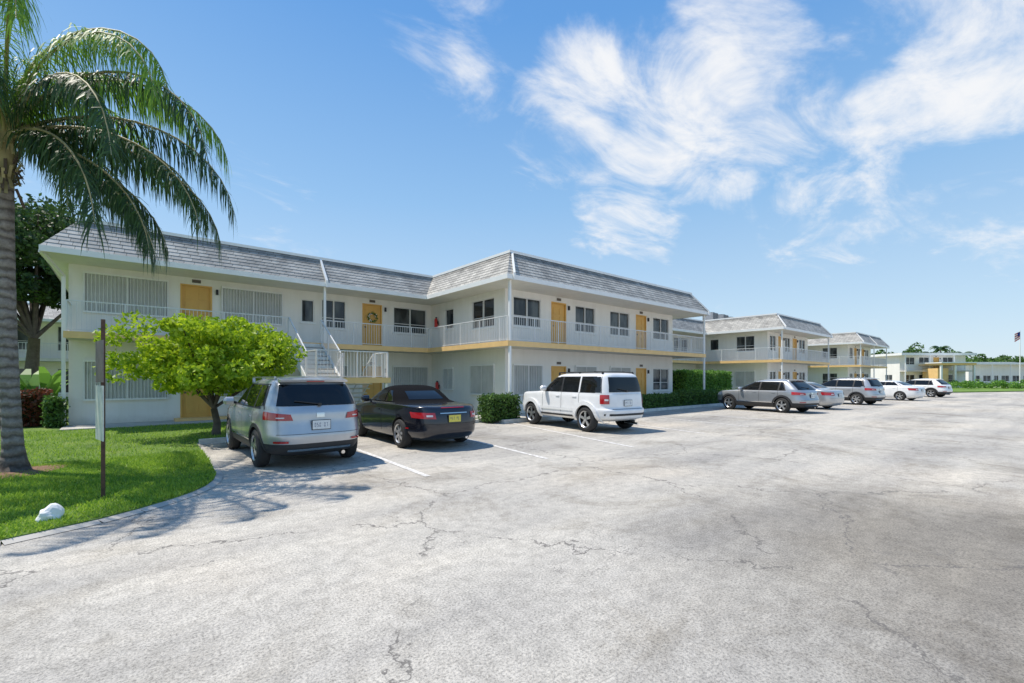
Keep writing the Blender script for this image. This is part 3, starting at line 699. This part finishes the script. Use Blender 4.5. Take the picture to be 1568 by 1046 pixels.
def wheel(b,x,y,r,w,sg,spokes):
    n=32; prof=[(.62,-.5),(.8,-.52),(.95,-.42),(1,-.25),(1,.25),(.95,.42),(.8,.52),(.66,.5),(.64,.42)]
    base=len(b.v)
    for (pr,pw) in prof:
        for j in range(n):
            a=2*math.pi*j/n; b.v.append((x+math.cos(a)*pr*r,y+sg*pw*w,r+math.sin(a)*pr*r))
    mi=b.mi('tyre')
    for i in range(len(prof)-1):
        for j in range(n): b.f.append((base+i*n+j,base+i*n+(j+1)%n,base+(i+1)*n+(j+1)%n,base+(i+1)*n+j)); b.m.append(mi)
    def ring(r0,r1,y0,y1,k):
        for j in range(n):
            a=2*math.pi*j/n;c=2*math.pi*(j+1)/n
            b.face([(x+math.cos(a)*r0,y0,r+math.sin(a)*r0),(x+math.cos(c)*r0,y0,r+math.sin(c)*r0),(x+math.cos(c)*r1,y1,r+math.sin(c)*r1),(x+math.cos(a)*r1,y1,r+math.sin(a)*r1)],k)
    yo=y+sg*w*.40; R=r*.655
    ring(R,R*.9,y+sg*w*.5,yo,'alloy'); ring(R*.9,R*.9,yo,y,'well'); ring(R*.9,0.001,y+sg*w*.1,y+sg*w*.1,'well')
    ring(R*.24,.001,yo+sg*.01,yo+sg*.015,'alloy')
    for k in range(spokes):
        a=2*math.pi*k/spokes+.3; ca,sa=math.cos(a),math.sin(a)
        def q(rr,ww,yy): return (x+ca*rr-sa*ww,yy,r+sa*rr+ca*ww)
        w0=R*.13 if spokes<8 else R*.07; w1=R*.17 if spokes<8 else R*.085; yb=yo-sg*.03
        b.face([q(R*.15,-w0,yo),q(R*.15,w0,yo),q(R*.92,w1,yo),q(R*.92,-w1,yo)],'alloy')
        b.face([q(R*.15,-w0,yo),q(R*.92,-w1,yo),q(R*.92,-w1,yb),q(R*.15,-w0,yb)],'alloy'); b.face([q(R*.15,w0,yo),q(R*.92,w1,yo),q(R*.92,w1,yb),q(R*.15,w0,yb)],'alloy')
def car(name,loc,tilt,S):
    K=S['keys']; ra,fa=S['axles']; wr=S['wr']; e=empty(name,(loc[0],loc[1],0),math.radians(90-tilt))
    def lev(z):
        xr,xf,bb,n=interp(K,z); return ((xr+xf)/2-ra,(xf-xr)/2,bb,n)
    per=[]
    nf,ns=14,34
    for i in range(nf): per.append((-1,-1+2*i/nf)) 
    for i in range(ns): per.append((-1+2*i/ns,1))
    for i in range(nf): per.append((1,1-2*i/nf))
    for i in range(ns): per.append((1-2*i/ns,-1))
    def pt(dx,dy,z,off=0):
        cx,a,bb,n=lev(z); k=(abs(dx)**n+abs(dy)**n)**(-1/n); return (cx+(a+off)*k*dx,(bb+off)*k*dy,z)
    zs=[]
    for i in range(len(K)-1):
        for j in range(4): zs.append(K[i][0]+(K[i+1][0]-K[i][0])*j/4)
    zs.append(K[-1][0])
    b=MB(); n=len(per)
    for z in zs:
        for d in per: b.v.append(pt(*d,z))
    for i in range(len(zs)-1):
        zm=(zs[i]+zs[i+1])/2
        k='cladding' if zm<S.get('clad',0) else (S['top'] if zm>S['belt'] else S['paint'])
        mi=b.mi(k)
        for j in range(n):
            b.f.append((i*n+j,i*n+(j+1)%n,(i+1)*n+(j+1)%n,(i+1)*n+j)); b.m.append(mi)
    b.f.append(tuple(range(n))[::-1]); b.m.append(b.mi('well')); o=(len(zs)-1)*n; b.f.append(tuple(range(o,o+n))); b.m.append(b.mi(S['top']))
    body=b.obj('body',e,True)
    bm=bmesh.new(); bm.from_mesh(body.data); bmesh.ops.recalc_face_normals(bm,faces=bm.faces); bm.to_mesh(body.data); bm.free()
    c=MB(); ar=wr*1.14
    for ax in (0,fa-ra):
        for sg in (-1,1): c.tube([(ax,sg*.56,wr),(ax,sg*1.3,wr)],[ar,ar],'well',40)
    cut=c.obj('cutter'); bm=bmesh.new(); bm.from_mesh(cut.data); bmesh.ops.recalc_face_normals(bm,faces=bm.faces); bm.to_mesh(cut.data); bm.free()
    cut.data.materials.clear()
    for m in body.data.materials: cut.data.materials.append(m)
    wi=list(b.ml).index('well'); cut.data.polygons.foreach_set('material_index',[wi]*len(cut.data.polygons))
    cut.location=e.location; cut.rotation_euler=e.rotation_euler
    md=body.modifiers.new('arches','BOOLEAN'); md.object=cut; md.operation='DIFFERENCE'; md.solver='EXACT'
    bpy.context.view_layer.update(); dg=bpy.context.evaluated_depsgraph_get()
    me=bpy.data.meshes.new_from_object(body.evaluated_get(dg)); body.modifiers.clear(); body.data=me; bpy.data.objects.remove(cut)
    try: me.set_sharp_from_angle(angle=math.radians(38))
    except Exception: pass
    d=MB()
    def patch(fn,c4,k,nu=10,nv=6):
        (x0,y0),(x1,y1),(x2,y2),(x3,y3)=c4
        G=[]
        for j in range(nv+1):
            v=j/nv
            for i in range(nu+1):
                u=i/nu; G.append(fn((x0*(1-u)+x1*u)*(1-v)+(x3*(1-u)+x2*u)*v,(y0*(1-u)+y1*u)*(1-v)+(y3*(1-u)+y2*u)*v))
        bs=len(d.v); d.v+=G; mi=d.mi(k)
        for j in range(nv):
            for i in range(nu):
                a=bs+j*(nu+1)+i; d.f.append((a,a+1,a+nu+2,a+nu+1)); d.m.append(mi)
    def side(sg,off):
        def f(x,z):
            cx,a,bb,n=lev(z); q=min(.9999,abs((x-ra-cx)/a)); return (x-ra,sg*(bb*(1-q**n)**(1/n)+off),z+off*.4)
        return f
    def rear(off,fr=1):
        def f(y,z):
            cx,a,bb,n=lev(z); q=min(.9999,abs(y/bb)); return (cx-fr*(a*(1-q**n)**(1/n)+off),y,z+off*.4)
        return f
    def corner(sg,off,fr=-1):
        def f(u,z):
            dx,dy=(fr,sg*u) if u<=1 else (fr*(1-(u-1)),sg)
            return pt(dx,dy,z,off)
        return f
    for c4,k,off in S['side']:
        for sg in (-1,1): patch(side(sg,off),c4,k)
    for c4,k,off in S['rear']: patch(rear(off),c4,k,14)
    for c4,k,off in S.get('front',[]): patch(rear(off,-1),c4,k,14)
    for c4,k,off in S.get('corner',[]):
        for sg in (-1,1): patch(corner(sg,off),c4,k,18)
    for c4,k,off in S.get('fcorner',[]):
        for sg in (-1,1): patch(corner(sg,off,1),c4,k,18)
    for (x,z0,z1) in S['seams']:
        for sg in (-1,1): patch(side(sg,.0035),[(x-.005,z0),(x+.005,z0),(x+.005,z1),(x-.005,z1)],'well',1,8)
    d.obj('glass_and_lights',e,True)
    w=MB()
    for ax in (0,fa-ra):
        for sg in (-1,1): wheel(w,ax,sg*(S['track']),wr,.23,sg,S['spokes'])
    w.obj('wheels',e)
    t=MB()
    if S.get('flare'):
        for ax in (0,fa-ra):
            for sg in (-1,1):
                seg=22; pr=None
                for i in range(seg+1):
                    a=math.radians(-8+196*i/seg); r0=ar-.012; r1=ar+S['flare']
                    def pp(r):
                        x=ax+math.cos(a)*r; z=max(.2,wr+math.sin(a)*r); cx,aa,bb,n=lev(z); q=min(.99,abs((x-cx)/aa)); return Vector((x,sg*(bb*(1-q**n)**(1/n)),z))
                    o_=Vector((0,sg*S.get('fo',.015),0)); cur=(pp(r0)+o_,pp(r1)+o_,pp(r1),pp(r0))
                    if pr:
                        for i1,i2 in ((0,1),(1,2),(0,3)): t.face([pr[i1],pr[i2],cur[i2],cur[i1]],S.get('flarek','cladding'))
                    pr=cur
    for sg in (-1,1):
        for (x,z) in S['handles']:
            p=side(sg,.02)(x,z); t.box(p[0]-.09,p[0]+.09,min(p[1],p[1]-sg*.03),max(p[1],p[1]-sg*.03),z-.012,z+.018,S.get('handk',S['paint']))
        mx,mz=S['mirror']; p=Vector(side(sg,0)(mx,mz)); 
        t.tube([p+Vector((0,sg*.02,0)),p+Vector((-.01,sg*.09,.02))],[.03,.03],'black',8)
        c=p+Vector((-.01,sg*.17,.05)); t.tube([c+Vector((0,-sg*.10,0)),c+Vector((0,-sg*.085,0)),c+Vector((0,sg*.05,0)),c+Vector((0,sg*.10,0))],[.03,.085,.085,.04],S['paint'],14)
        if S.get('rails'):
            x0,x1,ry,rz=S['rails']
            t.beam((x0-ra,sg*ry,rz+.05),(x1-ra,sg*ry,rz+.05),.035,.03,S['railk'])
            for x in (x0,(x0+x1)/2,x1): t.beam((x-ra,sg*ry,rz-.06),(x-ra,sg*ry,rz+.04),.04,.05,S['railk'])
    if S.get('rails') and S.get('cross'):
        x0,x1,ry,rz=S['rails']
        for x in S['cross']: t.beam((x-ra,-ry,rz+.06),(x-ra,ry,rz+.06),.05,.03,'black')
    pz,px=S['plate'][0],S['plate'][1]; f=rear(.012); p=f(px,pz); xx=min(f(px-.15,pz-.07)[0],f(px+.15,pz+.07)[0],p[0])
    t.box(xx-.012,xx,px-.155,px+.155,pz-.078,pz+.078,S['plate'][2]); t.box(xx-.008,xx+.002,px-.165,px+.165,pz-.088,pz+.088,'black')
    for i in range(6):
        if i==3: continue
        y0=px-.12+i*.041; 
        segs=random.choice(['abc','abfg','bcg','afedg','abcdef','acdfg','bcfg','adefg'])
        D0={'a':(0,.022,.030,.036),'g':(0,.022,-.002,.004),'d':(0,.022,-.036,-.030),'f':(.017,.0225,.0045,.0295),'e':(.017,.0225,-.0295,-.0025),'b':(0,.0055,.0045,.0295),'c':(0,.0055,-.0295,-.0025)}
        for sgm in segs:
            q=D0[sgm]; t.box(xx-.0145,xx-.0122,-y0-.022+q[0],-y0-.022+q[1],pz+q[2],pz+q[3],'pltxt')
    t.tube([(K[0][1]-ra-.12,-.45,.24),(K[0][1]-ra+.4,-.45,.26)],[.035,.035],'chrome',10)
    if S.get('wiper'):
        wz,wl=S['wiper']; f=rear(.03); t.beam(f(0,wz),f(wl,wz+.06),.02,.012,'black'); q=f(0,wz); t.box(q[0]-.02,q[0]+.02,-.03,.03,wz-.025,wz+.025,'black')
    if S.get('spoiler'):
        z,x,yy=S['spoiler']; 
        t.face([(x-ra,-yy,z),(x-ra,yy,z),(x-ra+.28,yy*.98,z+.045),(x-ra+.28,-yy*.98,z+.045)],S['paint']); t.face([(x-ra,-yy,z),(x-ra,yy,z),(x-ra+.02,yy,z-.035),(x-ra+.02,-yy,z-.035)],S['paint'])
        t.face([(x-ra+.02,-yy,z-.035),(x-ra+.02,yy,z-.035),(x-ra+.2,yy,z-.03),(x-ra+.2,-yy,z-.03)],'black')
        for sg in(-1,1): t.face([(x-ra,sg*yy,z),(x-ra+.28,sg*yy*.98,z+.045),(x-ra+.2,sg*yy,z-.03),(x-ra+.02,sg*yy,z-.035)],S['paint'])
        t.box(x-ra-.004,x-ra+.0,-.16,.16,z-.03,z-.012,'tail')
    t.obj('trim',e)
    return e
def rect(a,b,c,d): return [(a,c),(b,c),(b,d),(a,d)]
SUV=dict(keys=[(.24,.30,4.40,.78,4),(.32,.08,4.60,.87,4.5),(.44,.01,4.68,.905,4.8),(.60,0,4.70,.92,5),(.72,.03,4.69,.92,5),(.88,.07,4.64,.918,5),(1.0,.08,4.45,.905,5),(1.06,.10,4.0,.885,5),(1.10,.12,3.55,.865,5.2),(1.16,.15,3.35,.845,5.5),
 (1.30,.235,3.05,.80,5.5),(1.45,.33,2.72,.745,5.5),(1.56,.42,2.42,.69,5),(1.62,.50,2.18,.60,4.5),(1.66,.75,1.9,.45,4),(1.68,1.1,1.6,.2,3)],
 axles=(.95,3.74),wr=.355,belt=1.06,clad=.46,top='p_silver',paint='p_silver',track=.80,spokes=5,flare=.055,fo=.012,
 side=[([(.52,1.08),(3.38,1.08),(2.62,1.535),(.66,1.535)],'black',.004),([(2.12,1.10),(3.22,1.10),(2.60,1.51),(2.10,1.515)],'cglass',.008),([(1.18,1.10),(2.04,1.10),(2.02,1.515),(1.14,1.51)],'cglass',.008),([(.62,1.14),(1.10,1.10),(1.06,1.51),(.76,1.50)],'cglass',.008),(rect(1.3,3.3,.46,.49),'chrome',.008)],
 rear=[([(-.70,1.14),(.70,1.14),(.60,1.52),(-.60,1.52)],'cglass',.008),(rect(-.72,.72,.645,.652),'well',.005),(rect(-.55,.55,.34,.38),'chrome',.01),(rect(-.07,.07,.93,1.01),'chrome',.012)],
 front=[([(-.7,1.18),(.7,1.18),(.6,1.53),(-.6,1.53)],'cglass',.008),(rect(-.6,.6,.6,.85),'black',.006)],
 corner=[([(.50,.89),(1.13,.90),(1.16,1.05),(.55,1.0)],'tail',.012),([(.66,.93),(.82,.93),(.82,.95),(.66,.95)],'tailw',.016),([(.6,.50),(.9,.50),(.9,.535),(.6,.535)],'tail',.012)],
 fcorner=[([(.6,.75),(1.12,.80),(1.14,.92),(.6,.88)],'head',.01)],
 seams=[(1.14,.48,1.08),(2.08,.42,1.08),(3.15,.42,1.05)],handles=[(1.35,.93),(2.3,.93)],mirror=(3.05,1.10),rails=(.75,2.6,.60,1.605),railk='alloy',plate=(.80,0,'licence'),wiper=(1.16,.42),spoiler=(1.60,.36,.60))
car('parked_suv',(2.68,9.45),0,SUV)
CONV=dict(keys=[(.20,.32,4.6,.77,4),(.28,.10,4.82,.86,4.2),(.42,.01,4.9,.895,4.5),(.58,0,4.92,.905,4.5),(.75,.02,4.88,.905,4.5),(.86,.05,4.75,.895,4.5),(.93,.08,4.3,.88,4.6),(.98,.13,3.9,.865,4.8),(1.01,.28,3.62,.85,5),(1.03,.95,3.48,.82,5),
 (1.07,1.25,3.40,.79,5),(1.20,1.50,3.08,.735,5),(1.33,1.78,2.78,.67,4.5),(1.40,1.98,2.60,.60,4),(1.44,2.15,2.48,.46,3.5),(1.46,2.25,2.38,.2,3)],
 axles=(1.05,3.82),wr=.34,belt=1.03,clad=.0,top='soft',paint='p_black',track=.79,spokes=7,
 side=[([(2.12,1.06),(3.30,1.06),(2.78,1.34),(2.12,1.34)],'cglass',.008),([(1.62,1.07),(2.06,1.06),(2.06,1.34),(1.90,1.32)],'cglass',.008),(rect(1.1,3.4,1.022,1.034),'chrome',.006)],
 rear=[([(-.48,1.11),(.48,1.11),(.42,1.31),(-.42,1.31)],'cglass',.008),(rect(-.35,.35,.83,.85),'chrome',.012),(rect(-.7,.7,.60,.606),'well',.006),(rect(-.30,.30,.955,.97),'tail',.012)],
 front=[([(-.68,1.09),(.68,1.09),(.6,1.38),(-.6,1.38)],'cglass',.008)],
 corner=[([(.50,.72),(1.12,.74),(1.17,.87),(.52,.86)],'tail',.010),([(.58,.77),(.74,.77),(.74,.81),(.58,.81)],'tailw',.014),([(1.2,.48),(1.27,.48),(1.27,.51),(1.2,.51)],'tail',.01)],
 fcorner=[([(.6,.62),(1.12,.68),(1.14,.8),(.6,.76)],'head',.01)],
 seams=[(2.08,.35,1.03),(3.3,.35,1.02)],handles=[(2.3,.86)],mirror=(3.05,1.05),plate=(.72,0,'liy'))
car('parked_convertible_car',(5.75,9.85),2,CONV)
JEEP=dict(keys=[(.34,.22,4.30,.76,5),(.42,.03,4.44,.84,6),(.52,0,4.47,.87,6),(.66,.0,4.47,.875,7),(.72,.07,4.45,.87,7),(.92,.08,4.42,.865,7),(1.04,.09,4.38,.86,7),(1.10,.10,4.25,.85,7),(1.14,.12,3.55,.84,7),(1.18,.13,3.18,.83,7),
 (1.35,.17,2.95,.80,7.5),(1.52,.22,2.70,.765,7.5),(1.64,.26,2.50,.73,7),(1.70,.32,2.35,.67,6),(1.735,.5,2.1,.5,5),(1.745,.9,1.7,.2,3)],
 axles=(.92,3.62),wr=.375,belt=1.12,clad=.0,top='p_white',paint='p_white',track=.78,spokes=5,flare=.10,fo=.055,flarek='p_white',
 side=[([(.33,1.145),(3.04,1.145),(2.62,1.625),(.39,1.625)],'black',.004),([(2.08,1.16),(2.96,1.16),(2.60,1.60),(2.06,1.61)],'cglass',.008),([(1.28,1.16),(2.0,1.16),(1.98,1.61),(1.26,1.61)],'cglass',.008),([(.36,1.16),(1.16,1.16),(1.14,1.61),(.42,1.61)],'cglass',.008),([(1.19,1.14),(1.25,1.14),(1.23,1.63),(1.17,1.63)],'p_white',.010),(rect(1.4,3.1,.58,.64),'p_white',.02),(rect(1.4,3.1,.40,.46),'cladding',.006)],
 rear=[([(-.66,1.17),(.66,1.17),(.60,1.60),(-.60,1.60)],'cglass',.008),(rect(-.78,.78,.50,.56),'cladding',.012),(rect(-.5,.5,1.11,1.14),'p_white',.02),(rect(-.62,.62,.69,.698),'well',.006)],
 front=[([(-.7,1.2),(.7,1.2),(.65,1.6),(-.65,1.6)],'cglass',.008),(rect(-.5,.5,.75,1.0),'black',.006)],
 corner=[([(.80,.84),(1.08,.84),(1.08,1.10),(.80,1.10)],'tail',.014),([(.83,.93),(.95,.93),(.95,.98),(.83,.98)],'tailw',.018)],
 fcorner=[([(.65,.8),(.92,.8),(.92,1.0),(.65,1.0)],'head',.01)],
 seams=[(1.22,.55,1.14),(2.04,.46,1.14),(3.0,.46,1.12)],handles=[(1.42,1.02),(2.22,1.02)],handk='p_white',mirror=(2.85,1.2),rails=(.45,2.4,.62,1.70),railk='black',cross=(.8,1.9),plate=(.86,0.0,'licence'),wiper=(1.2,.35))
car('parked_suv',(11.55,9.05),7,JEEP).scale=(1.04,1.04,1.04)
CUV=copy.deepcopy(SUV); CUV.update(paint='p_grey',top='p_grey',flare=.08,spokes=5); 
CUV['keys']=[(z*.955 if z>.6 else z,xr,xf,bb,n) for z,xr,xf,bb,n in SUV['keys']]
CUV['keys']=[(z,(xr+ (max(0,z-1.0)*.55)),xf,bb,n) for z,xr,xf,bb,n in CUV['keys']]
def zs(l,f): return [([(x,(y*f if y>.6 else y)) for x,y in c],k,o) for c,k,o in l]
for key in ('side','rear','front','corner','fcorner'): CUV[key]=zs(SUV[key],.955)
CUV['side'][3]=([(.85,1.10),(1.10,1.06),(1.06,1.44),(1.0,1.43)],'cglass',.008); CUV['side'][0]=([(.78,1.04),(3.38,1.04),(2.62,1.465),(.95,1.465)],'black',.004)
CUV['rails']=None; CUV['spoiler']=(1.53,.62,.56); CUV['mirror']=(3.05,1.05)
car('parked_suv',(24.4,8.0),12,CUV)
SED=dict(keys=[(.18,.32,4.5,.77,4),(.26,.10,4.66,.85,4.2),(.42,.01,4.74,.89,4.5),(.58,0,4.75,.90,4.5),(.75,.02,4.7,.90,4.5),(.86,.05,4.5,.89,4.5),(.93,.07,4.15,.88,4.6),(.99,.13,3.75,.865,4.8),(1.03,.35,3.42,.85,5),(1.06,.62,3.3,.82,5),
 (1.10,.75,3.2,.79,5),(1.22,1.0,2.88,.735,5),(1.34,1.28,2.55,.68,5),(1.41,1.5,2.3,.60,4.5),(1.445,1.7,2.1,.45,4),(1.455,1.8,2.0,.2,3)],
 axles=(1.0,3.72),wr=.33,belt=1.05,clad=.0,top='p_silver',paint='p_silver',track=.78,spokes=5,
 side=[([(.95,1.09),(3.12,1.08),(2.50,1.36),(1.36,1.36)],'black',.004),([(2.0,1.10),(2.98,1.10),(2.46,1.345),(1.98,1.35)],'cglass',.008),([(1.12,1.10),(1.92,1.10),(1.90,1.35),(1.42,1.345)],'cglass',.008)],
 rear=[([(-.62,1.12),(.62,1.12),(.52,1.36),(-.52,1.36)],'cglass',.008),(rect(-.35,.35,.86,.88),'chrome',.012),(rect(-.7,.7,.60,.606),'well',.006)],
 front=[([(-.68,1.12),(.68,1.12),(.56,1.38),(-.56,1.38)],'cglass',.008)],
 corner=[([(.55,.74),(1.12,.76),(1.17,.92),(.55,.90)],'tail',.010),([(.60,.79),(.74,.79),(.74,.83),(.60,.83)],'tailw',.014)],
 fcorner=[([(.6,.62),(1.12,.68),(1.14,.8),(.6,.76)],'head',.01)],
 seams=[(1.14,.5,1.06),(1.96,.35,1.06),(3.1,.35,1.04)],handles=[(1.35,.90),(2.2,.90)],mirror=(2.85,1.07),plate=(.76,0,'licence'))
car('parked_sedan',(28.3,8.0),10,SED)
S2=copy.deepcopy(SUV); S2['spokes']=6; car('parked_suv',(34.9,7.5),12,S2)
W2=copy.deepcopy(SED); W2['top']='p_white'; W2['paint']='p_white'; car('parked_sedan',(43.8,6.9),14,W2)
S3=copy.deepcopy(CUV); S3['top']='p_white'; S3['paint']='p_white'; car('parked_suv',(53.2,6.4),14,S3)

# ---------------- light ----------------
hx,hy=-.625,.78; l=math.hypot(hx,hy); el=math.radians(62)
to=Vector((hx/l*math.cos(el),hy/l*math.cos(el),math.sin(el)))
sd=bpy.data.lights.new('sun','SUN'); sd.energy=5.0; sd.angle=math.radians(.5); sd.color=(1,.93,.83); so=bpy.data.objects.new('sun',sd); so.rotation_euler=to.to_track_quat('Z','Y').to_euler(); COL.objects.link(so)
w=bpy.data.worlds.new('World'); sc.world=w; w.use_nodes=True; nt=w.node_tree; bg=nt.nodes['Background']
sky=N(nt,'ShaderNodeTexSky'); sky.sky_type='NISHITA'; sky.sun_disc=False; sky.sun_elevation=el; sky.sun_rotation=math.atan2(hx,hy); sky.air_density=1.0; sky.dust_density=.6; sky.ozone_density=2.0
STR=.15; bg.inputs[1].default_value=STR
tc=N(nt,'ShaderNodeTexCoord'); gen=tc.outputs['Generated']
nz=N(nt,'ShaderNodeVectorMath'); nz.operation='NORMALIZE'; nt.links.new(gen,nz.inputs[0]); D=nz.outputs[0]
sep=N(nt,'ShaderNodeSeparateXYZ'); nt.links.new(D,sep.inputs[0])
zz=math_(nt,'ADD',math_(nt,'MAXIMUM',sep.outputs[2],0.0),.16)
cb=N(nt,'ShaderNodeCombineXYZ'); nt.links.new(math_(nt,'DIVIDE',sep.outputs[0],zz),cb.inputs[0]); nt.links.new(math_(nt,'DIVIDE',sep.outputs[1],zz),cb.inputs[1])
mp=N(nt,'ShaderNodeMapping'); mp.inputs['Rotation'].default_value=(0,0,math.radians(50)); mp.inputs['Scale'].default_value=(1.0,1.7,1); nt.links.new(cb.outputs[0],mp.inputs[0])
n1=noise(nt,2.1,12,.62,mp.outputs[0],.7); n2=noise(nt,5.5,5,.6,mp.outputs[0],.8)
blobs=[(1060,160,10,1.0),(890,150,7,.9),(950,300,7,.8),(1010,340,5,.6),(1130,50,8,.75),(1270,265,8,.7),(1500,110,7.5,.9),(1420,235,8,.55),(1260,370,5,.6),(690,60,8,.4),(1400,10,7,.6),(390,320,8,.3),(1540,310,6,.5),(1150,190,8,.9),(450,150,6,.15),(1540,60,7,.8),(860,230,6,.6)]
mask=None
for (px,py,r,wt) in blobs:
    u=(px-784)/697; v=(579-py)/697; c=Vector((CS*u+SN,CS-SN*u,v)).normalized()
    dt=N(nt,'ShaderNodeVectorMath'); dt.operation='DOT_PRODUCT'; nt.links.new(D,dt.inputs[0]); dt.inputs[1].default_value=c
    mr=N(nt,'ShaderNodeMapRange'); mr.interpolation_type='SMOOTHSTEP'; nt.links.new(dt.outputs['Value'],mr.inputs[0]); mr.inputs[1].default_value=math.cos(math.radians(r*1.3)); mr.inputs[2].default_value=1.0; mr.inputs[3].default_value=0; mr.inputs[4].default_value=wt
    mask=mr.outputs[0] if mask is None else math_(nt,'MAXIMUM',mask,mr.outputs[0])
cl=math_(nt,'ADD',math_(nt,'MULTIPLY',mask,.33),math_(nt,'ADD',math_(nt,'MULTIPLY',n1,.9),math_(nt,'MULTIPLY',n2,.22)))
mr=N(nt,'ShaderNodeMapRange'); mr.interpolation_type='SMOOTHSTEP'; nt.links.new(cl,mr.inputs[0]); mr.inputs[1].default_value=.665; mr.inputs[2].default_value=1.0; mr.inputs[3].default_value=0; mr.inputs[4].default_value=.97
k=1/STR
grad=ramp(nt,sep.outputs[2],[(0,(.70,.84,.95)),(.12,(.56,.76,.94)),(.35,(.31,.57,.90)),(.62,(.125,.37,.81)),(1,(.06,.22,.6))])
gs=N(nt,'ShaderNodeVectorMath'); gs.operation='SCALE'; nt.links.new(grad,gs.inputs[0]); gs.inputs['Scale'].default_value=k
tint=mixc(nt,.8,sky.outputs[0],gs.outputs[0])
col=mixc(nt,mr.outputs[0],tint,(k*.93,k*.94,k*.96)); nt.links.new(col,bg.inputs[0])
# ---------------- camera ----------------
cd=bpy.data.cameras.new('camera'); cd.sensor_width=36; cd.lens=16.0; cd.shift_y=56/1568; cd.clip_end=3000; cd.clip_start=.05
co=bpy.data.objects.new('camera',cd); co.location=(0,0,H); co.rotation_euler=(math.radians(90),0,-math.atan2(SN,CS)); COL.objects.link(co); sc.camera=co
